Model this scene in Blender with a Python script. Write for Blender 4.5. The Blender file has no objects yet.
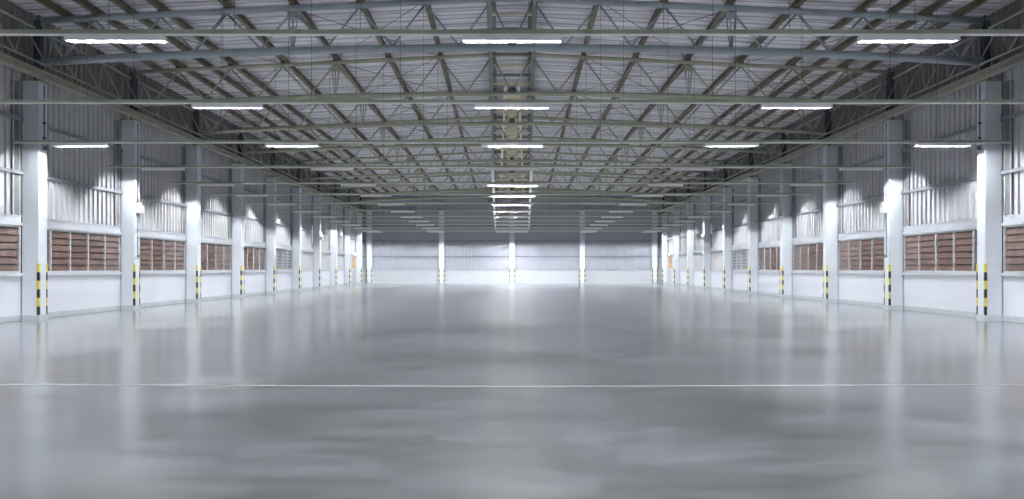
import bpy, bmesh, math, random
from mathutils import Vector
random.seed(7)
SC = bpy.context.scene
COL = SC.collection
F = 900.0                      # focal length in pixels of the 1024 px frame
CAMZ = 1.325
FLARE = 15.0 / F               # each half of the hall opens slightly towards the far end

def W(s, U, y, Z):             # s=-1 left half, +1 right half; U = distance from the hall's middle line
    return (s * (U + FLARE * y), y, Z)

# ------------------------------------------------------------------ materials
def new_mat(name):
    m = bpy.data.materials.new(name); m.use_nodes = True
    nt = m.node_tree; b = nt.nodes['Principled BSDF']
    return m, nt, b
def mat(name, col, rough=0.5, metal=0.0, vary=0.08, scale=3.0, bump=0.0, spec=0.5):
    m, nt, b = new_mat(name)
    b.inputs['Roughness'].default_value = rough
    b.inputs['Metallic'].default_value = metal
    b.inputs['Specular IOR Level'].default_value = spec
    tc = nt.nodes.new('ShaderNodeTexCoord'); n = nt.nodes.new('ShaderNodeTexNoise')
    n.inputs['Scale'].default_value = scale; n.inputs['Detail'].default_value = 5
    nt.links.new(tc.outputs['Object'], n.inputs['Vector'])
    r = nt.nodes.new('ShaderNodeValToRGB')
    r.color_ramp.elements[0].position = .3; r.color_ramp.elements[1].position = .7
    r.color_ramp.elements[0].color = tuple(c * (1 - vary) for c in col) + (1,)
    r.color_ramp.elements[1].color = tuple(min(1, c * (1 + vary)) for c in col) + (1,)
    nt.links.new(n.outputs['Fac'], r.inputs['Fac']); nt.links.new(r.outputs['Color'], b.inputs['Base Color'])
    if bump:
        bp = nt.nodes.new('ShaderNodeBump'); bp.inputs['Strength'].default_value = bump; bp.inputs['Distance'].default_value = .01
        nt.links.new(n.outputs['Fac'], bp.inputs['Height']); nt.links.new(bp.outputs['Normal'], b.inputs['Normal'])
    return m
def emis(name, col, strength):
    m, nt, b = new_mat(name)
    b.inputs['Base Color'].default_value = col + (1,)
    b.inputs['Emission Color'].default_value = col + (1,)
    b.inputs['Emission Strength'].default_value = strength
    return m

TUBE_E = 1900.0
M = {
 'plaster':  mat('painted_masonry', (.60,.61,.66), .55, vary=.03, scale=.6),
 'cladding': mat('wall_cladding', (.50,.495,.515), .5, vary=.03, scale=1.2),
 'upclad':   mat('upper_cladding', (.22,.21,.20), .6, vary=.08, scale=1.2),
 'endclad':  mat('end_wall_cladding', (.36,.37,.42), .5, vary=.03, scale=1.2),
 'column':   mat('column_paint', (.58,.61,.66), .5, vary=.04, scale=1.5),
 'skirt':    mat('skirting_paint', (.42,.46,.48), .45, vary=.08, scale=3),
 'joint':    mat('joint_sealant', (.24,.25,.26), .5, vary=.1, scale=4),
 'flash':    mat('header_flashing', (.46,.47,.51), .4, vary=.05, scale=2),
 'girt':     mat('galvanised_girt', (.25,.26,.29), .45, .2, vary=.1, scale=3),
 'darkpost': mat('dark_channel', (.17,.175,.18), .6, vary=.2, scale=3),
 'stub':     mat('stub_steel', (.07,.08,.10), .6, vary=.2, scale=3),
 'roof':     mat('roof_sheet', (.82,.79,.86), .6, vary=.06, scale=.7),
 'truss_b':  mat('blue_lit_steel', (.34,.39,.42), .4, .1, vary=.12, scale=2),
 'truss_g':  mat('green_grey_steel', (.40,.41,.31), .45, .1, vary=.12, scale=2),
 'purlin':   mat('olive_purlin', (.15,.13,.09), .6, vary=.35, scale=2.5),
 'ridge_p':  mat('ridge_purlin', (.19,.20,.18), .55, vary=.2, scale=2.5),
 'eave':     mat('eave_primer', (.33,.33,.26), .5, vary=.12, scale=2),
 'eave_w':   mat('eave_lattice_paint', (.36,.38,.38), .5, vary=.12, scale=2),
 'rail':     mat('rail_paint', (.38,.41,.31), .5, vary=.1, scale=2),
 'conduit':  mat('white_conduit', (.90,.91,.88), .4, vary=.04, scale=2),
 'wire':     mat('hanger_wire', (.12,.12,.13), .5, .3),
 'cream':    mat('cream_panel', (.55,.47,.30), .6, vary=.35, scale=1.2),
 'creamrail':mat('cream_rail', (.78,.72,.55), .5, vary=.12, scale=2),
 'reflector':mat('reflector_enamel', (.96,.96,.95), .35, vary=.01),
 'inner':    mat('reflector_inner', (.30,.31,.31), .4, vary=.01),
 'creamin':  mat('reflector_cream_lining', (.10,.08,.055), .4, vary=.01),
 'tray':     mat('cream_tray', (.96,.94,.86), .45, vary=.04),
 'yellow':   mat('guard_yellow', (.62,.52,.06), .45, vary=.08, scale=8),
 'black':    mat('guard_black', (.02,.015,.02), .45, vary=.1, scale=8),
 'louver':   mat('brown_louvre', (.155,.10,.085), .25, vary=.25, scale=1.8, spec=.6),
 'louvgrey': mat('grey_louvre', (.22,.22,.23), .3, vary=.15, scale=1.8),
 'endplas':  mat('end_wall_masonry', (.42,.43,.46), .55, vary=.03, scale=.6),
 'shade_backing':  mat('louvre_shade_backing', (.06,.045,.045), .6, vary=.1),
 'frame':    mat('window_aluminium', (.48,.49,.52), .4, .1, vary=.04),
 'sill':     mat('window_sill_paint', (.50,.52,.55), .4, vary=.04),
 'box':      mat('white_plastic', (.52,.52,.50), .4, vary=.02),
 'green':    mat('green_plastic', (.08,.25,.12), .4, vary=.05),
 'red':      mat('red_plastic', (.5,.05,.04), .4, vary=.05),
 'cable':    mat('black_cable', (.03,.03,.03), .5, vary=.05),
 'doorgrey': mat('door_grey_paint', (.42,.43,.42), .5, vary=.08),
 'tube':     emis('lit_fluorescent_tube', (.93,.97,1.0), TUBE_E),
 'amber':    emis('lit_amber_pane', (.42,.24,.07), .08),
 'lamp':     emis('lit_emergency_lens', (1,1,1), 4.0),
}
def floor_material():
    m, nt, b = new_mat('polished_concrete')
    L = nt.links.new; N = nt.nodes.new
    tc = N('ShaderNodeTexCoord')
    def noise(sx, sy, scale, detail, rough=.6):
        mp = N('ShaderNodeMapping'); mp.inputs['Scale'].default_value = (sx, sy, 1)
        L(tc.outputs['Object'], mp.inputs['Vector'])
        n = N('ShaderNodeTexNoise'); n.inputs['Scale'].default_value = scale; n.inputs['Detail'].default_value = detail
        n.inputs['Roughness'].default_value = rough
        L(mp.outputs['Vector'], n.inputs['Vector']); return n
    big = noise(.8, 1, .42, 4, .55); mid = noise(.5, 1, .9, 9, .68); fine = noise(.3, 1, 4.5, 7, .7)
    def ramp(src, p0, c0, p1, c1):
        r = N('ShaderNodeValToRGB'); e = r.color_ramp.elements; r.color_ramp.interpolation = 'LINEAR'
        e[0].position = p0; e[0].color = c0 + (1,); e[1].position = p1; e[1].color = c1 + (1,)
        L(src.outputs['Fac'], r.inputs['Fac']); return r
    r1 = ramp(big, .32, (.066,.075,.072), .68, (.180,.183,.208))
    r2 = ramp(mid, .25, (.42,.43,.42), .75, (1.58,1.58,1.60))
    r3 = ramp(fine, .3, (.50,.50,.50), .7, (1.50,1.50,1.50))
    mx = N('ShaderNodeMix'); mx.data_type = 'RGBA'; mx.blend_type = 'MULTIPLY'; mx.inputs['Factor'].default_value = 1
    L(r1.outputs['Color'], mx.inputs['A']); L(r2.outputs['Color'], mx.inputs['B'])
    mx2 = N('ShaderNodeMix'); mx2.data_type = 'RGBA'; mx2.blend_type = 'MULTIPLY'; mx2.inputs['Factor'].default_value = 1
    L(mx.outputs['Result'], mx2.inputs['A']); L(r3.outputs['Color'], mx2.inputs['B'])
    L(mx2.outputs['Result'], b.inputs['Base Color'])
    mr = N('ShaderNodeMapRange'); mr.inputs['From Min'].default_value = .15; mr.inputs['From Max'].default_value = .85
    mr.inputs['To Min'].default_value = .18; mr.inputs['To Max'].default_value = .30
    L(fine.outputs['Fac'], mr.inputs['Value']); L(mr.outputs['Result'], b.inputs['Roughness'])
    b.inputs['Specular IOR Level'].default_value = .75
    b.inputs['Coat Weight'].default_value = 1.0; b.inputs['Coat Roughness'].default_value = .19; b.inputs['Coat IOR'].default_value = 1.75
    return m
M['floor'] = floor_material()
def roof_material():
    m = mat('rib_striped_roof_sheet', (.88,.86,.90), .6, vary=.05, scale=.6)
    nt = m.node_tree; L = nt.links.new; N = nt.nodes.new; b = nt.nodes['Principled BSDF']
    src = b.inputs['Base Color'].links[0].from_socket
    tc = N('ShaderNodeTexCoord'); sp = N('ShaderNodeSeparateXYZ'); L(tc.outputs['Object'], sp.inputs[0])
    def stripe(per, wid, dark, off):
        a = N('ShaderNodeMath'); a.operation = 'ADD'; a.inputs[1].default_value = off; L(sp.outputs['Y'], a.inputs[0])
        d = N('ShaderNodeMath'); d.operation = 'DIVIDE'; d.inputs[1].default_value = per; L(a.outputs[0], d.inputs[0])
        f = N('ShaderNodeMath'); f.operation = 'FRACT'; L(d.outputs[0], f.inputs[0])
        g = N('ShaderNodeMath'); g.operation = 'LESS_THAN'; g.inputs[1].default_value = wid; L(f.outputs[0], g.inputs[0])
        h = N('ShaderNodeMapRange'); h.inputs['To Min'].default_value = 1; h.inputs['To Max'].default_value = dark
        L(g.outputs[0], h.inputs['Value']); return h.outputs[0]
    mp = N('ShaderNodeMapping'); mp.inputs['Scale'].default_value = (.25, 6, 1); L(tc.outputs['Object'], mp.inputs['Vector'])
    n = N('ShaderNodeTexNoise'); n.inputs['Scale'].default_value = 1; n.inputs['Detail'].default_value = 4; L(mp.outputs['Vector'], n.inputs['Vector'])
    nr = N('ShaderNodeMapRange'); nr.inputs['From Min'].default_value = .3; nr.inputs['From Max'].default_value = .7
    nr.inputs['To Min'].default_value = .82; nr.inputs['To Max'].default_value = 1.12; L(n.outputs['Fac'], nr.inputs['Value'])
    cur = nr.outputs[0]
    for st in (stripe(.4, .13, .62, 7.0-.31), stripe(1.6, .045, .45, 7.0)):  # stripes put the ribs' faint relief into the colour, with lap lines
        mm = N('ShaderNodeMath'); mm.operation = 'MULTIPLY'; L(cur, mm.inputs[0]); L(st, mm.inputs[1]); cur = mm.outputs[0]
    mx = N('ShaderNodeMix'); mx.data_type = 'RGBA'; mx.blend_type = 'MULTIPLY'; mx.inputs['Factor'].default_value = 1
    L(src, mx.inputs['A']); L(cur, mx.inputs['B']); L(mx.outputs['Result'], b.inputs['Base Color'])
    return m
M['roof'] = roof_material()

# ------------------------------------------------------------------ mesh builder
class MB:
    def __init__(self): self.v = []; self.f = []; self.sm = []; self.mi = []
    def add(self, verts, faces, smooth=False, mi=0):
        o = len(self.v); self.v += [tuple(p) for p in verts]
        for q in faces: self.f.append([o + i for i in q]); self.sm.append(smooth); self.mi.append(mi)
        return self
    def hexa(self, p, mi=0):   # 8 points: bottom ring 0-3, top ring 4-7
        return self.add(p, [(0,3,2,1),(4,5,6,7),(0,1,5,4),(1,2,6,5),(2,3,7,6),(3,0,4,7)], mi=mi)
    def box(self, x0, x1, y0, y1, z0, z1, mi=0):
        return self.hexa([(x0,y0,z0),(x1,y0,z0),(x1,y1,z0),(x0,y1,z0),(x0,y0,z1),(x1,y0,z1),(x1,y1,z1),(x0,y1,z1)], mi)
    def wbox(self, s, u0, u1, y0, y1, z0, z1, mi=0):
        return self.hexa([W(s,u0,y0,z0),W(s,u1,y0,z0),W(s,u1,y1,z0),W(s,u0,y1,z0),
                          W(s,u0,y0,z1),W(s,u1,y0,z1),W(s,u1,y1,z1),W(s,u0,y1,z1)], mi)
    def bbox(self, x0, x1, y0, y1, z0, z1, b=.01, mi=0):   # upright box with chamfered vertical edges and top
        r = [(x0+b,y0),(x1-b,y0),(x1,y0+b),(x1,y1-b),(x1-b,y1),(x0+b,y1),(x0,y1-b),(x0,y0+b)]
        cx, cy = (x0+x1)/2, (y0+y1)/2
        def ins(p): return (p[0] + (b if p[0] < cx else -b), p[1] + (b if p[1] < cy else -b))
        v = [(a,c,z0) for a,c in r] + [(a,c,z1-b) for a,c in r] + [ins(p)+(z1,) for p in r]
        f = [tuple(range(7,-1,-1)), tuple(range(16,24))]
        for k in range(8):
            j = (k+1) % 8
            f.append((k,j,8+j,8+k)); f.append((8+k,8+j,16+j,16+k))
        return self.add(v, f, mi=mi)
    def tube(self, a, b, r, n=10, r2=None, mi=0):
        a = Vector(a); b = Vector(b); d = (b-a).normalized(); r2 = r if r2 is None else r2
        up = Vector((0,0,1)) if abs(d.z) < .9 else Vector((1,0,0))
        x = d.cross(up).normalized(); y = d.cross(x)
        v = []
        for p, rr in ((a,r),(b,r2)):
            for k in range(n):
                t = 2*math.pi*k/n; v.append(p + x*math.cos(t)*rr + y*math.sin(t)*rr)
        self.add(v, [(k,(k+1)%n,n+(k+1)%n,n+k) for k in range(n)], True, mi)
        o = len(self.v) - 2*n
        self.f.append([o+k for k in range(n-1,-1,-1)]); self.sm.append(False); self.mi.append(mi)
        self.f.append([o+n+k for k in range(n)]); self.sm.append(False); self.mi.append(mi)
        return self
    def path(self, pts, r, n=10, mi=0):  # continuous bent pipe lying roughly along x or any direction
        pts = [Vector(p) for p in pts]; rings = []
        for i, p in enumerate(pts):
            d = (pts[min(i+1,len(pts)-1)] - pts[max(i-1,0)]).normalized()
            up = Vector((0,0,1)) if abs(d.z) < .9 else Vector((0,1,0))
            x = d.cross(up).normalized(); y = d.cross(x)
            rings.append([p + x*math.cos(2*math.pi*k/n)*r + y*math.sin(2*math.pi*k/n)*r for k in range(n)])
        v = [q for g in rings for q in g]; f = []
        for i in range(len(pts)-1):
            for k in range(n):
                f.append((i*n+k, i*n+(k+1)%n, (i+1)*n+(k+1)%n, (i+1)*n+k))
        self.add(v, f, True, mi)
        o = len(self.v) - len(v)
        self.f.append([o+k for k in range(n-1,-1,-1)]); self.sm.append(False); self.mi.append(mi)
        e = o + (len(pts)-1)*n
        self.f.append([e+k for k in range(n)]); self.sm.append(False); self.mi.append(mi)
        return self
    def bar(self, a, b, w, h, mi=0):   # rectangular bar between two points
        a = Vector(a); b = Vector(b); d = (b-a).normalized()
        up = Vector((0,0,1)) if abs(d.z) < .9 else Vector((0,1,0))
        x = d.cross(up).normalized()*w/2; y = x.cross(d).normalized()*h/2
        return self.hexa([a-x-y, a+x-y, b+x-y, b-x-y, a-x+y, a+x+y, b+x+y, b-x+y], mi)
    def build(self, name, m, parent=None, label=None):
        me = bpy.data.meshes.new(name)
        off = Vector((0,0,0)); p = parent
        while p is not None: off += Vector(p.location); p = p.parent
        me.from_pydata([tuple(Vector(q) - off) for q in self.v], [], self.f)
        ms = m if isinstance(m, (list, tuple)) else [m]
        for k in ms: me.materials.append(k)
        for i, pl in enumerate(me.polygons): pl.use_smooth = self.sm[i]; pl.material_index = self.mi[i]
        bm = bmesh.new(); bm.from_mesh(me); bmesh.ops.recalc_face_normals(bm, faces=bm.faces); bm.to_mesh(me); bm.free()
        o = bpy.data.objects.new(name, me); COL.objects.link(o); o.parent = parent
        if label: o['label'] = label
        return o
def tag(o, label=None, cat=None, group=None, kind=None):
    if label: o['label'] = label
    if cat: o['category'] = cat
    if group: o['group'] = group
    if kind: o['kind'] = kind
    return o
def empty(name, loc=(0,0,0), **k):
    o = bpy.data.objects.new(name, None); COL.objects.link(o); o.location = loc; o.empty_display_size = .1
    return tag(o, **k)
def copy_tree(o, parent=None):
    c = o.copy(); COL.objects.link(c); c.parent = parent
    for k in ('label','group','category','kind'):
        pass
    for ch in [q for q in bpy.data.objects if q.parent == o]:
        copy_tree(ch, c)
    return c
ORD = ['zeroth','first','second','third','fourth','fifth','sixth','seventh','eighth','ninth','tenth','eleventh','twelfth','thirteenth','fourteenth','fifteenth']
SIDE = {-1:'left', 1:'right'}

# ------------------------------------------------------------------ dimensions
Z0, Z1 = -7.0, 79.5              # back and far end of the hall
UC0, UC1 = 11.55, 11.985         # column inner / outer face
UW = 12.05                       # wall inner face
COLY = [22.7 + 6.0*i for i in range(10)]
CD = .40                         # column depth
TRY = [y + .2 for y in COLY]     # truss planes
def ztop(U): return 8.19 - .0476*U
def zbot(U): return 6.94 - .37*(U/11.6)**2
def zroof(U): return ztop(U) + .37

# ------------------------------------------------------------------ floor, line, roof
xr = UW + FLARE*Z1 + .3
fl = MB(); fl.hexa([(-13,Z0,-.2),(13,Z0,-.2),(xr,Z1+.2,-.2),(-xr,Z1+.2,-.2),(-13,Z0,0),(13,Z0,0),(xr,Z1+.2,0),(-xr,Z1+.2,0)])
tag(fl.build('floor', M['floor']), kind='structure')
for s in (-1,1):
    mb = MB(); w = .028; xe = UW + FLARE*10.4 - .05
    mb.hexa([(0,10.1-w,0),(s*xe,10.47-w,0),(s*xe,10.47+w,0),(0,10.1+w,0),(0,10.1-w,.0025),(s*xe,10.47-w,.0025),(s*xe,10.47+w,.0025),(0,10.1+w,.0025)])
    tag(mb.build('floor_joint_line', M['joint']), 'thin pale joint line running across the %s half of the floor' % SIDE[s], 'floor line', 'pale joint lines across the floor')

# roof: ribbed sheet, ribs run from eave to ridge
P = .40
for s in (-1,1):
    mb = MB(); rows = []
    y = Z0
    while y < Z1 + .1:
        for dy, dz in ((0,0),(.30,0),(.315,-.05 if int(round(y/P)) % 4 else -.10),(.375,-.05 if int(round(y/P)) % 4 else -.10)):
            if y+dy <= Z1+.25: rows.append((y+dy, dz))
        y += P
    v = []
    for (y, dz) in rows:
        uin = -FLARE*y
        v.append(W(s, uin, y, zroof(uin) + dz)); v.append(W(s, UW+.25, y, zroof(UW+.25) + dz))
    n = len(rows)
    f = [(2*i, 2*i+1, 2*i+3, 2*i+2) for i in range(n-1)]
    o = len(v)
    v += [(a,b,c+.12) for a,b,c in v]
    f += [(o+2*i, o+2*i+2, o+2*i+3, o+2*i+1) for i in range(n-1)]
    f += [(0,1,o+1,o),(2*n-2,o+2*n-2,o+2*n-1,2*n-1)]
    f += [(2*i+1,2*i+3,o+2*i+3,o+2*i+1) for i in range(n-1)]
    mb.add(v, f)
    tag(mb.build('ceiling', M['roof']), kind='structure')

# ------------------------------------------------------------------ side walls
WINDOW_BAYS = [(16.7, 22.7)] + [(COLY[i], COLY[i+1]) for i in range(5)]
DOOR = (74.4, 76.4)
def ribbed(s, y0, y1, z0, z1, mb):
    prof = []; y = y0
    while y < y1 - 1e-6:
        for dy, d in ((0,0),(.205,0),(.215,.05),(.265,.05),(.275,0)):
            if y+dy < y1: prof.append((y+dy, d))
        y += .30
    prof.append((y1, 0))
    n = len(prof); v = []
    for (y, d) in prof:
        v.append(W(s, UW-d, y, z0)); v.append(W(s, UW-d, y, z1))
    o = len(v)
    for (y, d) in prof:
        v.append(W(s, UW+.06, y, z0)); v.append(W(s, UW+.06, y, z1))
    f = [(2*i,2*i+2,2*i+3,2*i+1) for i in range(n-1)] + [(o+2*i,o+2*i+1,o+2*i+3,o+2*i+2) for i in range(n-1)]
    f += [(2*i+1,2*i+3,o+2*i+3,o+2*i+1) for i in range(n-1)] + [(2*i,o+2*i,o+2*i+2,2*i+2) for i in range(n-1)]
    f += [(0,1,o+1,o),(2*n-2,o+2*n-2,o+2*n-1,2*n-1)]
    mb.add(v, f)
tn = 0; wn = 0
for s in (-1,1):
    side = SIDE[s]
    mb = MB()
    for a, b in ((Z0, DOOR[0]), (DOOR[1], Z1)):
        mb.wbox(s, UW-.03, UW+.12, a, b, 0, 1.13)
    wall = tag(mb.build('wall_%s' % side, M['plaster']), kind='structure')
    # vertical recessed seams of the masonry are shown as fine pilaster strips
    mb = MB()
    for i in range(6): ribbed(s, WINDOW_BAYS[i][0], WINDOW_BAYS[i][1], 2.62, 6.3, mb)
    ribbed(s, Z0, 16.7, 1.13, 6.3, mb)
    ribbed(s, COLY[5], DOOR[0], 1.13, 6.3, mb)
    ribbed(s, DOOR[0], DOOR[1], 2.35, 6.3, mb)
    ribbed(s, DOOR[1], Z1, 1.13, 6.3, mb)
    mb.build('cladding', M['cladding'], wall)
    mb = MB(); ribbed(s, Z0, Z1, 6.3, 7.93, mb); mb.build('upper_cladding', M['upclad'], wall, 'wall sheeting above the columns, coloured darker grey')  # top strip of the side wall carries a darker colour
    mb = MB()
    for a, b in ((Z0, DOOR[0]), (DOOR[1], Z1)): mb.wbox(s, UW-.045, UW-.03, a, b, 0, .15)
    tag(mb.build('baseboard_%s' % side, M['skirt']), kind='structure')
    mb = MB(); mb.wbox(s, UW-.075, UW-.045, Z0, DOOR[0], 0, .012); tn += 1
    tag(mb.build('trim_%d' % tn, M['joint']), kind='structure')
    # girts
    for zz, th in ((3.72,.06),(5.07,.06),(6.35,.06)):
        mb = MB(); tn += 1
        mb.wbox(s, UW-.12, UW-.036, Z0, Z1-.1, zz-th/2, zz+th/2); mb.wbox(s, UW-.12, UW-.108, Z0, Z1-.1, zz+th/2, zz+th/2+.03)
        tag(mb.build('trim_%d' % tn, M['girt']), kind='structure')
    mb = MB(); tn += 1; mb.wbox(s, UW-.12, UW-.036, COLY[5]+CD, Z1-.1, 2.35, 2.43)
    tag(mb.build('trim_%d' % tn, M['girt']), kind='structure')
    # header flashing over the windows
    for (a, b) in WINDOW_BAYS:
        a2 = a + CD
        mb = MB(); tn += 1
        mb.wbox(s, UW-.05, UW+.06, a2, b, 2.40, 2.66); mb.wbox(s, UW-.09, UW-.05, a2, b, 2.40, 2.47); mb.wbox(s, UW-.07, UW-.05, a2, b, 2.63, 2.66)
        tag(mb.build('trim_%d' % tn, M['flash']), kind='structure')
    for (a, b) in WINDOW_BAYS:
        wn += 1; a2 = a + CD + .02; b2 = b - .02
        w = empty('window_%d' % wn, W(s, UW, (a2+b2)/2, 1.13), kind='structure')
        mb = MB(); fr = .05
        mb.wbox(s, UW-.05, UW+.04, a2, b2, 1.21, 1.21+fr); mb.wbox(s, UW-.05, UW+.04, a2, b2, 2.40-fr, 2.40)
        mb.wbox(s, UW-.05, UW+.04, a2, a2+fr, 1.21+fr, 2.40-fr); mb.wbox(s, UW-.05, UW+.04, b2-fr, b2, 1.21+fr, 2.40-fr)
        mb.build('window_frame', M['frame'], w)
        mb = MB(); mb.wbox(s, UW-.10, UW+.06, a2-.02, b2+.02, 1.13, 1.21); mb.build('window_sill', M['sill'], w)
        n = 5; st = (b2-a2)/n
        for k in range(1, n):
            MB().wbox(s, UW-.045, UW+.035, a2+k*st-.028, a2+k*st+.028, 1.21+fr, 2.40-fr).build('mullion', M['frame'], w)
        for k in range(n):
            y0 = a2+k*st+.03; y1 = a2+(k+1)*st-.03
            mb = MB(); nz = 6; zz0 = 1.21+fr; hh = (2.40-fr-zz0)/nz
            for j in range(nz):
                zb = zz0 + j*hh; zt = zb + hh*.86
                a0, a1 = UW-.030, UW+.002     # lower edge leans into the hall
                mb.hexa([W(s,a0,y0,zb),W(s,a0,y1,zb),W(s,a0+.008,y1,zb),W(s,a0+.008,y0,zb),
                         W(s,a1,y0,zt),W(s,a1,y1,zt),W(s,a1+.008,y1,zt),W(s,a1+.008,y0,zt)])
            mb.wbox(s, UW+.02, UW+.03, y0, y1, zz0, 2.40-fr, 1)  # dark backing sheet stands in for the shadow gaps between slats
            mb.build('louvre_panel', [M['louver'] if a < 46 else M['louvgrey'], M['shade_backing']], w)
    # door near the far end with amber pane
    dn = 1 if s < 0 else 2
    d = empty('door_%d' % dn, W(s, UW, (DOOR[0]+DOOR[1])/2, 0), kind='structure')
    mb = MB(); mb.wbox(s, UW-.06, UW+.1, DOOR[0], DOOR[0]+.08, 0, 2.35); mb.wbox(s, UW-.06, UW+.1, DOOR[1]-.08, DOOR[1], 0, 2.35)
    mb.wbox(s, UW-.06, UW+.1, DOOR[0]+.08, DOOR[1]-.08, 2.28, 2.35); mb.build('door_frame', M['frame'], d)
    mb = MB(); mb.wbox(s, UW-.01, UW+.04, DOOR[0]+.08, DOOR[1]-.08, .02, 1.35); mb.wbox(s, UW-.03, UW-.01, DOOR[0]+.2, DOOR[1]-.2, .2, 1.2)
    mb.build('door_panel', M['doorgrey'], d)
    MB().wbox(s, UW, UW+.03, DOOR[0]+.08, DOOR[1]-.08, 1.35, 2.28).build('door_pane', M['amber'], d, 'amber glowing upper pane')
    # lamp over the door
    mb = MB(); mb.wbox(s, UW-.14, UW-.04, 75.1, 75.6, 2.42, 2.62)
    t = empty('emergency_light', W(s, UW-.09, 75.35, 2.42))
    tag(t, 'small bright emergency light above the amber %s side door' % side, 'emergency light', 'emergency lights')
    mb.build('housing', M['box'], t); MB().wbox(s, UW-.16, UW-.14, 75.13, 75.57, 2.44, 2.60).build('lens', M['lamp'], t)

# end walls
def endwall(name, y, sgn, mcl):
    x = UW + FLARE*y + .1
    mb = MB(); mb.box(-x, x, min(y, y+sgn*.15), max(y, y+sgn*.15), 0, 1.15)
    w = tag(mb.build(name, M['endplas']), kind='structure')
    mb = MB(); prof = []; a = -x
    while a < x - 1e-6:
        for dx, d in ((0,0),(.20,0),(.205,.09),(.27,.09),(.275,0)):
            if a+dx < x: prof.append((a+dx, d))
        a += .30
    prof.append((x,0)); n = len(prof); v = []
    for (a, d) in prof: v += [(a, y-sgn*d, 1.15), (a, y-sgn*d, 9.0)]
    for (a, d) in prof: v += [(a, y+sgn*.08, 1.15), (a, y+sgn*.08, 9.0)]
    o = 2*n
    f = [(2*i,2*i+2,2*i+3,2*i+1) for i in range(n-1)] + [(o+2*i,o+2*i+1,o+2*i+3,o+2*i+2) for i in range(n-1)]
    f += [(2*i+1,2*i+3,o+2*i+3,o+2*i+1) for i in range(n-1)] + [(2*i,o+2*i,o+2*i+2,2*i+2) for i in range(n-1)]
    mb.add(v, f); mb.build('cladding', mcl, w)
    return x
xf = endwall('wall_far', Z1, 1, M['endclad'])
endwall('wall_back', Z0, -1, M['endclad'])
xf -= .15
tag(MB().box(-xf, xf, Z1-.015, Z1, 0, .13).build('baseboard_far', M['skirt']), kind='structure')
for zz in (2.38, 3.74, 5.07, 6.4, 7.6):
    tn += 1; tag(MB().box(-xf, xf, Z1-.18, Z1-.09, zz-.05, zz+.05).build('trim_%d' % tn, M['girt']), kind='structure')

# ------------------------------------------------------------------ columns
def column_parts(t, x0, x1, y0, y1, top, mcol):
    MB().bbox(x0, x1, y0, y1, 0, top, .012).build('shaft', mcol, t)
    mb = MB(); g = .008
    mb.bbox(x0-g, x1+g, y0-g, y1+g, 0, .15, .006); mb.build('plinth_band', M['skirt'], t, 'grey painted band')
    MB().bbox(x0-.04, x1+.04, y0-.04, y1+.04, top, top+.03, .004).build('cap_plate', M['eave'], t)
for s in (-1,1):
    for i, y in enumerate(COLY):
        c = W(s, (UC0+UC1)/2, y+CD/2, 0)
        t = empty('column', c)
        tag(t, 'white square column against the %s wall, %s from the front' % (SIDE[s], ORD[i+1]), 'column', '%s wall columns' % SIDE[s], 'thing')
        hw = (UC1-UC0)/2
        column_parts(t, c[0]-hw, c[0]+hw, y, y+CD, 6.06, M['column'])
        # dark stub post between column and truss
        xs = c[0] - s*.10
        mb = MB(); mb.box(xs-.09, xs+.09, y+.12, y+.135, 6.09, 7.62); mb.box(xs-.09, xs+.09, y+.265, y+.28, 6.09, 7.62); mb.box(xs-.008, xs+.008, y+.135, y+.265, 6.09, 7.62)
        mb.build('stub_post', M['stub'], t, 'dark steel stub above the column')
        # dark channel where the column meets the cladding
        mb = MB(); ua, ub = UC1+.004, UW-.037
        mb.wbox(s, ua, ub, y-.44, y-.42, 2.68, 6.0); mb.wbox(s, ua, ub, y-.04, y-.02, 2.68, 6.0); mb.wbox(s, ub-.012, ub, y-.42, y-.04, 2.68, 6.0)
        mb.build('wall_channel', M['darkpost'], t, 'dark channel beside the column')
FARX = [-12.55, -6.18, 0, 6.18, 12.55]
FARN = ['at the left corner of the far wall', 'on the far wall left of centre', 'in the middle of the far wall', 'on the far wall right of centre', 'at the right corner of the far wall']
for x, nm in zip(FARX, FARN):
    t = empty('column', (x, Z1-.33, 0)); tag(t, 'white square column ' + nm, 'column', 'far wall columns', 'thing')
    column_parts(t, x-.22, x+.22, Z1-.5, Z1-.14, 6.4, M['column'])

# ------------------------------------------------------------------ corner guards (L angles, striped)
def guard_mesh(sx, sy):   # sx: direction the column lies in x, sy: direction the column lies in y, from the corner
    mb = MB(); zb, zt = .15, 1.45; n = 6; w = .052; t = .007
    for k in range(n):
        a = zb + (zt-zb)*k/n; b = zb + (zt-zb)*(k+1)/n; mi = 1 if k % 2 == 0 else 0
        xa, xb = sorted((-sx*t, sx*w)); ya, yb = sorted((-sy*t, 0)); mb.box(xa, xb, ya, yb, a, b, mi)
        xa, xb = sorted((-sx*t, 0)); ya, yb = sorted((0, sy*w)); mb.box(xa, xb, ya, yb, a, b, mi)
    o = mb.build('corner_guard', [M['yellow'], M['black']])
    return o
protos = {}
def guard(x, y, sx, sy, label, group):
    k = (sx, sy)
    if k not in protos: o = protos[k] = guard_mesh(sx, sy)
    else: o = protos[k].copy(); COL.objects.link(o)
    o.location = (x - sx*.0015, y - sy*.0015, 0)
    tag(o, label, 'corner guard', group)
for s in (-1,1):
    for i, y in enumerate(COLY):
        c = W(s, (UC0+UC1)/2, y+CD/2, 0); xi = c[0] - s*(UC1-UC0)/2
        for yy, sy, nm in ((y, 1, 'front'), (y+CD, -1, 'rear')):
            guard(xi, yy, s, sy, 'striped guard on the %s corner of the %s column from the front, %s wall' % (nm, ORD[i+1], SIDE[s]), '%s wall corner guards' % SIDE[s])
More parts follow.
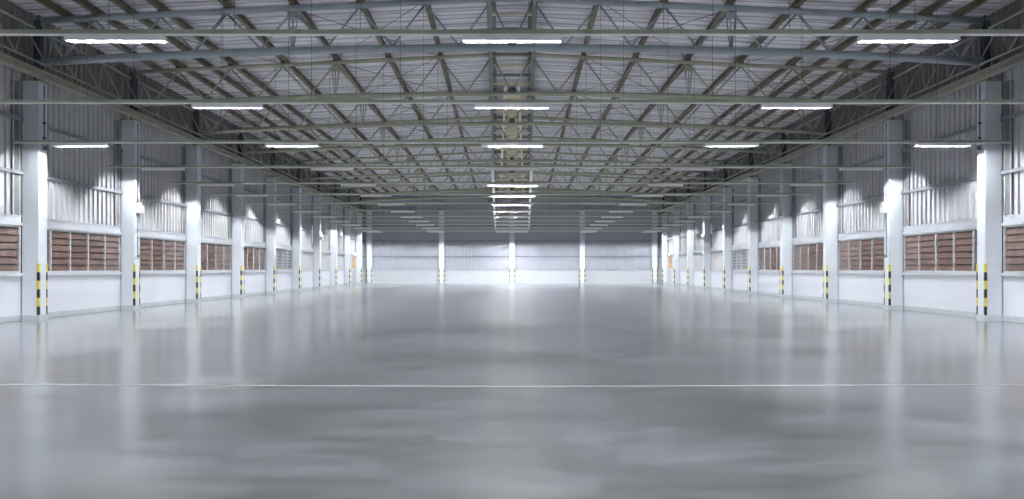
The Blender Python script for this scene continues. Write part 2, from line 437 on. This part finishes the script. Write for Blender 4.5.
for x, nm in zip(FARX, ('left corner','left of centre','middle','right of centre','right corner')):
    for sx, e in ((1,'left'),(-1,'right')):
        guard(x - sx*.22, Z1-.5, sx, 1, 'striped guard on the %s edge of the far wall column, %s' % (e, nm), 'far wall corner guards')

# ------------------------------------------------------------------ trusses
for ti, ty in enumerate(TRY):
    sh = FLARE*ty
    col = M['truss_b'] if ti == 0 else M['truss_g']  # bluish lighting on the front truss is put into its colour
    t = empty('roof_truss', (0, ty, zbot(0)))
    tag(t, '%s arched tubular roof truss spanning the hall, %s from the front' % ('blue lit green grey' if ti == 0 else 'green grey', ORD[ti+1]), 'roof truss', 'roof trusses', 'thing')
    rt, rb = (.085, .10) if ti == 0 else (.065, .07)
    tops = [.15 + 1.68*k for k in range(7)]; bots = [.97 + 1.68*k for k in range(7)]
    pts = []
    UE = 11.62
    us = [UE, 10.2, 8.5, 6.8, 5.1, 3.4, 1.7, 0]
    pt = [(-(u+sh), ty, ztop(u)) for u in us] + [((u+sh), ty, ztop(u)) for u in reversed(us)]
    MB().path(pt, rt, 12).build('top_chord', col, t)
    pb = [(-(u+sh), ty, zbot(u)) for u in us] + [((u+sh), ty, zbot(u)) for u in reversed(us)]
    MB().path(pb, rb, 12).build('bottom_chord', col, t)
    for s in (-1,1):
        def T(u, d=0): return (s*(u+sh), ty, ztop(u)-rt*.6)
        def B(u): return (s*(u+sh), ty, zbot(u)+rb*.6)
        for k in range(7):
            MB().tube(T(tops[k]), B(bots[k]), .029, 8).build('web_member', col, t)
            nxt = tops[k+1] if k < 6 else UE
            MB().tube(B(bots[k]), T(nxt), .029, 8).build('web_member', col, t)
        MB().tube(T(tops[0]), (0, ty, zbot(0)+rb*.6), .029, 8).build('web_member', col, t)
        # end plate
        xe = s*(UE+sh)
        MB().box(xe-.012, xe+.012, ty-.1, ty+.1, zbot(UE)-.12, ztop(UE)+.12).build('end_plate', M['stub'], t)
        # gusset box and fanned struts at the fourth node
        u = 5.19; x = s*(u+sh)
        MB().bbox(x-.13, x+.13, ty-.08, ty+.08, ztop(u)-.28, ztop(u)-.10, .01).build('gusset_box', col, t)
        for dx in (-.16, 0, .16):
            a = (x+dx*.7, ty, ztop(u)-.26); b = (x+dx*.12, ty, zbot(u)+rb*.7)
            MB().tube(a, b, .021, 8).build('post', col, t)
        for k in range(7):                          # purlin cleats
            x = s*(tops[k]+sh); z = ztop(tops[k])
            MB().box(x-.075, x+.075, ty-.05, ty+.05, z+rt*.8, z+.11).build('purlin_cleat', M['purlin'], t)
    mb = MB()                                        # ball joint at the middle of the bottom chord
    n = 12; R = .12; v = []; f = []
    for i in range(1, 6):
        for k in range(n):
            a = math.pi*i/6; b = 2*math.pi*k/n
            v.append((R*math.sin(a)*math.cos(b), ty+R*math.sin(a)*math.sin(b), zbot(0)+.10+R*math.cos(a)))
    for i in range(4):
        for k in range(n): f.append((i*n+k, i*n+(k+1)%n, (i+1)*n+(k+1)%n, (i+1)*n+k))
    f += [tuple(range(n)), tuple(range(4*n, 5*n))]
    mb.add(v, f, True); mb.build('ball_joint', M['stub'], t, 'dark ball joint')

# ------------------------------------------------------------------ purlins (I profile) along the hall
def ibeam(mb, s, u, y0, y1, zf, w, h, tf=.012):
    z = zf(u)
    mb.wbox(s, u-w/2, u+w/2, y0, y1, z, z+tf)
    mb.wbox(s, u-w/2, u+w/2, y0, y1, z+h-tf, z+h)
    mb.wbox(s, u-.012, u+.012, y0, y1, z+tf, z+h-tf)
PN = ['beside the ridge','second out from the ridge','third out from the ridge','fourth out from the ridge','fifth out from the ridge','sixth out from the ridge','third in from the eave','second in from the eave','nearest the eave']
for s in (-1,1):
    for k, u in enumerate([.15, 1.83, 3.51, 5.19, 6.87, 8.55, 9.39, 10.23, 11.06]):
        mb = MB(); h = .155; w = .12 if k else .25
        ibeam(mb, s, u, 15.0, Z1-.15, lambda q: ztop(q)+.11, w, h)
        m = M['purlin'] if k else M['ridge_p']
        if k: tag(mb.build('roof_purlin', m), 'olive brown purlin along the %s roof slope, %s' % (SIDE[s], PN[k]), 'purlin', '%s slope purlins' % SIDE[s], 'thing')
        else: tag(mb.build('roof_purlin', m), 'dark grey steel purlin running along the %s side of the ridge strip' % SIDE[s], 'purlin', 'ridge purlins', 'thing')

# ridge strip: cream panels with cross bars between the ridge purlins
rs = empty('ridge_skylight', (0, 17, 8.0)); tag(rs, 'cream ladder like ridge strip running down the middle of the roof', 'skylight', kind='thing')
for s in (-1,1):
    MB().wbox(s, .17-.03, .17+.05, 17, Z1-.2, 7.96, 8.24).build('side_rail', M['ridge_p'], rs)
    MB().wbox(s, -.36, -.26, 33, Z1-.2, 8.00, 8.06).build('inner_rail', M['creamrail'], rs)
y = 18.0; k = 0
while y < Z1-.6:
    x = .15 + FLARE*y
    MB().box(-x, x, y-.04, y+.04, 8.07, 8.13).build('cross_bar', M['ridge_p'] if k % 2 else M['creamrail'], rs)
    if y > 33:
        xi = .0058*y
        y2 = y + 1.25
        MB().box(-xi, xi, y+.08, y2, 8.00, 8.02).build('panel', M['cream'], rs)
    y += 1.5; k += 1

# ------------------------------------------------------------------ eave lattice girders
for s in (-1,1):
    g = empty('eave_girder', W(s, 11.7, 17, 6.1)); tag(g, 'long lattice girder along the %s eave on top of the columns' % SIDE[s], 'girder', 'eave girders', 'thing')
    mb = MB(); y0, y1 = 14.0, Z1-.7
    mb.wbox(s, 11.34, 11.52, y0, y1, 6.10, 6.12); mb.wbox(s, 11.34, 11.52, y0, y1, 6.26, 6.28); mb.wbox(s, 11.42, 11.44, y0, y1, 6.12, 6.26)
    mb.wbox(s, 11.52, 11.56, y0, y1, 6.10, 6.16)
    mb.build('lower_beam', M['eave'], g, 'beige lower beam')
    MB().tube(W(s,11.50,y0,6.50), W(s,11.50,y1,6.50), .03, 8).build('lower_chord', M['eave_w'], g)
    MB().tube(W(s,11.72,y0,7.42), W(s,11.72,y1,7.42), .035, 8).build('upper_chord', M['eave_w'], g)
    y = y0; k = 0
    while y < y1 - 1.6:
        a = W(s, 11.5, y, 6.5); b = W(s, 11.72, y+.75, 7.42); c = W(s, 11.5, y+1.5, 6.5)
        if k < 42:
            MB().tube(a, b, .018, 6).build('web_member', M['eave_w'], g); MB().tube(b, c, .018, 6).build('web_member', M['eave_w'], g)
        y += 1.5; k += 1
    for yc in COLY:
        x, yy, z = W(s, 11.50, yc+.1, 6.18)
        MB().box(x-.10, x+.10, yc-.05, yc-.03, 6.09, 6.32).build('splice_plate', M['eave'], g)
# knee braces from the column stub to the truss bottom chord and roof cross bracing
for s in (-1,1):
    for i in range(len(TRY)-1):
        ya, yb = TRY[i], TRY[i+1]
        for (ua, ub) in ((1.83,5.19),(5.19,1.83),(6.87,10.2),(10.2,6.87)):
            if i > 3: continue
            a = W(s, ua, ya+.1, ztop(ua)+.02 + (.05 if ua < ub else 0)); b = W(s, ub, yb-.1, ztop(ub)+.02 + (.05 if ua < ub else 0))
            d = 'inward' if ub < ua else 'outward'
            z = 'inner' if max(ua, ub) < 6 else 'outer'
            tag(MB().tube(a, b, .009, 6).build('bracing_rod', M['wire']), 'thin %s bracing rod slanting %s under the %s roof slope, behind the %s truss' % (z, d, SIDE[s], ORD[i+1]), 'bracing rod', 'roof bracing rods')

# ------------------------------------------------------------------ lighting rails
RZ = 4.475
RAILY = [1.8, 6.9] + [12.04, 17.03, 22.4, 27.9, 33.2, 38.1, 43.3, 48.8, 53.9, 58.9, 63.8, 69.1, 73.6, 76.2]
# ------------------------------------------------------------------ fluorescent fixture prototype: length 1.285 along x, origin at its top centre
def fixture_proto(L, near=-.083, lining='inner'):
    h = L/2
    t = empty('fluorescent_light', (0,0,0))
    mb = MB(); mb.box(-h, h, -.088, .088, -.010, 0); mb.build('housing', M['reflector'], t)
    mb = MB()
    for sg in (-1,1):
        a, b = (sg*.088,-.010), (sg*.10, -.059 if sg > 0 else near)
        th = .003
        mb.hexa([(-h,a[0],a[1]),(h,a[0],a[1]),(h,b[0],b[1]),(-h,b[0],b[1]),(-h,a[0],a[1]+th),(h,a[0],a[1]+th),(h,b[0]+sg*.002,b[1]+th),(-h,b[0]+sg*.002,b[1]+th)])
        ya, yb = sorted((b[0]-sg*.001, b[0]+sg*.003))
        mb.box(-h, h, ya, yb, b[1]-.006, b[1]+.002)
    mb.build('reflector', M['reflector'], t)
    mb = MB()                                        # dull lining added inside the reflector to dim its glow
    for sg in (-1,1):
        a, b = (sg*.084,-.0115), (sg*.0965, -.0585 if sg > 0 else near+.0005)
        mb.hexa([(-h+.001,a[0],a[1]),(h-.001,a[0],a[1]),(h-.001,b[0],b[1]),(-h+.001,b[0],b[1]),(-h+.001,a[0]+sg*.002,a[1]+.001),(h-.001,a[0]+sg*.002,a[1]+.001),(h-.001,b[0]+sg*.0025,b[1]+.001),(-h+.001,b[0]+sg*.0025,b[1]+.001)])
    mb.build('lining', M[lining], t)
    MB().box(-h*.9, h*.9, -.015, .015, -.019, -.010).build('ballast_cover', M['inner'], t)
    for sg in (-1,1):
        x0, x1 = sorted((sg*h, sg*(h+.006)))
        v = []
        for x in (x0, x1): v += [(x,-.088,0),(x,.088,0),(x,.091,-.010),(x,.103,-.062),(x,-.103,near-.003),(x,-.091,-.010)]
        MB().add(v, [tuple(range(6)), tuple(range(11,5,-1))] + [(k,6+k,6+(k+1)%6,(k+1)%6) for k in range(6)]).build('end_cap', M['reflector'], t)
        MB().tube((sg*(h-.03),0,-.030), (sg*h,0,-.030), .012, 8).build('lampholder', M['box'], t)
    MB().tube((-(h-.03),0,-.030), (h-.03,0,-.030), .008, 8).build('tube', M['tube'], t)
    return t
fprotos = {}
def fixture(x, y, label, group, sx=1.0, kind=0):
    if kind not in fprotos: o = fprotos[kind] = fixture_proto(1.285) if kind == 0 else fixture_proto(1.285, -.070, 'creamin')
    else: o = copy_tree(fprotos[kind])
    o.location = (x, y, RZ-.0365)
    o.scale = (sx, 1, 1)
    tag(o, label, 'fluorescent light', group)
CL = {12.04:1.31, 17.03:1.38, 22.4:1.5, 27.9:1.62, 33.2:1.85, 38.1:1.95, 43.3:2.0, 48.8:2.1, 53.9:2.2, 58.9:2.3, 63.8:2.4, 69.1:2.5, 73.6:2.6, 76.2:2.6}
fixtures = []
for i, ry in enumerate(RAILY):
    vis = i - 1     # 1 = nearest rail in the picture
    sh = FLARE*ry; xe = 12.0 + sh
    if vis >= 1:
        t = empty('lighting_rail', (0, ry, RZ)); tag(t, 'straight lighting rail across the hall below the trusses, %s from the front' % ORD[vis], 'lighting rail', 'lighting rails', 'thing')
        mb = MB()
        mb.box(-xe, xe, ry-.03, ry+.03, RZ+.037, RZ+.042); mb.box(-xe, xe, ry-.03, ry-.025, RZ-.015, RZ+.037); mb.box(-xe, xe, ry+.025, ry+.03, RZ-.015, RZ+.037)
        mb.box(-xe, xe, ry-.025, ry-.01, RZ-.015, RZ-.010); mb.box(-xe, xe, ry+.01, ry+.025, RZ-.015, RZ-.010)
        mb.build('channel', M['rail'], t)
        MB().box(-xe, xe, ry-.036, ry+.01, RZ-.036, RZ-.015).build('cable_duct', M['conduit'], t, 'thin white duct under the rail')
        for s in (-1,1):
            for u in (1.83, 3.51, 5.19, 6.87, 10.2):
                xx = s*(u+sh)
                MB().tube((xx, ry, RZ+.042), (xx, ry, ztop(u)+(.115 if ry > 15 else .29)), .0045, 6).build('hanger_rod', M['wire'], t)
    ordn = ORD[vis] if vis >= 1 else None
    def L(row):
        if vis >= 1: return 'fluorescent light in the %s, on the %s rail from the front' % (row, ordn)
        return 'white fluorescent light in the %s, %s row overhead of the viewpoint' % (row, 'nearer' if vis == 0 else 'rearmost')
    fixture(0, ry, L('centre row'), 'centre row of lights', CL.get(ry, 1.31)/1.285, 1 if vis >= 5 else 0)
    for s in (-1,1):
        fixture(s*(5.1+sh), ry, L('%s middle row' % SIDE[s]), '%s middle row of lights' % SIDE[s])
        fixture(s*(10.35+sh), ry, L('row along the %s wall' % SIDE[s]), '%s wall row of lights' % SIDE[s])

# two white trays along the centre row, from the fourth rail to the far end
for s in (-1,1):
    mb = MB(); mb.wbox(s, .105, .185, 27.95, 74.2, RZ+.043, RZ+.075); mb.wbox(s, .095, .105, 27.95, 74.2, RZ+.043, RZ+.14); mb.wbox(s, .185, .195, 27.95, 74.2, RZ+.043, RZ+.14)
    tag(mb.build('cable_tray', M['tray']), 'white cable tray running to the far wall on the %s of the centre lights' % SIDE[s], 'cable tray', 'white cable trays', 'thing')

# ------------------------------------------------------------------ fittings on the columns
def col_inner(s, i): 
    c = W(s, (UC0+UC1)/2, COLY[i]+CD/2, 0); return c[0]-s*(UC1-UC0)/2
for s in (-1,1):
    for i, z in ((1,3.10),(3,3.7),(6,3.2)):
        x = col_inner(s, i); y = COLY[i]+CD/2
        t = empty('emergency_light', (x, y, z)); tag(t, 'white emergency light box on the %s column from the front, %s wall' % (ORD[i+1], SIDE[s]), 'emergency light', 'emergency lights')
        a, b = sorted((x-s*.16, x)); MB().bbox(a, b, y-.13, y+.13, z, z+.26, .015).build('housing', M['box'], t)
        a, b = sorted((x-s*.165, x-s*.16)); MB().box(a, b, y-.03, y+.03, z+.03, z+.05).build('indicator', M['red'], t)
        for dy in (-.09,.09):
            MB().tube((x-s*.08, y+dy-.05, z+.30), (x-s*.08, y+dy+.0, z+.275), .045, 12, .03).build('lamp_head', M['lamp'] if i == 6 else M['box'], t)
        mb = MB(); mb.tube((x-s*.02, y, z+.26), (x-s*.02, y, 6.0), .011, 6)
        tag(mb.build('power_cable', M['cable'] if i == 1 else M['eave_w']), 'thin vertical cable on the %s column from the front, %s wall' % (ORD[i+1], SIDE[s]), 'cable', 'column cables')
    # cable and junction box on the first column by the wall light
    x = col_inner(s, 0); y = COLY[0]+.22
    t = empty('junction_box', (x, y, 4.3)); tag(t, 'small dark junction box with drop cable on the first column, %s wall' % SIDE[s], 'junction box', 'junction boxes')
    a, b = sorted((x-s*.07, x)); MB().bbox(a, b, y-.06, y+.06, 4.34, 4.46, .01).build('housing', M['cable'], t)
    MB().tube((x-s*.02, y, 4.46), (x-s*.02, y, 6.0), .012, 6).build('cable', M['cable'], t)
    for zz in (4.62, 5.0): 
        a, b = sorted((x-s*.05, x)); MB().box(a, b, y-.03, y+.03, zz, zz+.05).build('clamp', M['cable'], t)
    MB().tube((x-s*.04, y-.05, 4.40), (x-s*.30, COLY[0]-.3, 4.46), .012, 6).build('cable', M['rail'], t)
    # green pull switch on the second column
    x = col_inner(s, 1); y = COLY[1]+CD/2
    t = empty('pull_switch', (x, y, 1.6)); tag(t, 'small green switch with cable low on the second column, %s wall' % SIDE[s], 'switch', 'column switches')
    a, b = sorted((x-s*.07, x)); MB().bbox(a, b, y-.04, y+.04, 1.68, 1.76, .008).build('housing', M['green'], t)
    MB().tube((x-s*.015, y, 1.76), (x-s*.015, y, 3.1), .008, 6).build('cable', M['cable'], t)

# ------------------------------------------------------------------ world, camera, view
w = bpy.data.worlds.new('night'); SC.world = w; w.use_nodes = True
w.node_tree.nodes['Background'].inputs['Color'].default_value = (.05,.06,.08,1)
w.node_tree.nodes['Background'].inputs['Strength'].default_value = .3
cam = bpy.data.cameras.new('camera'); co = bpy.data.objects.new('camera', cam); COL.objects.link(co)
co.location = (0, 0, CAMZ); co.rotation_euler = (math.pi/2, 0, 0)
cam.sensor_width = 36; cam.lens = F/1024*36; cam.shift_y = 19/1024; cam.clip_end = 300
SC.camera = co
SC.view_settings.view_transform = 'Standard'; SC.view_settings.look = 'None'
SC.view_settings.gamma = 1; SC.view_settings.exposure = 0.5; SC.view_settings.use_curve_mapping = False
SC.cycles.use_denoising = True
SC.cycles.diffuse_bounces = 6
SC.cycles.sample_clamp_indirect = 8
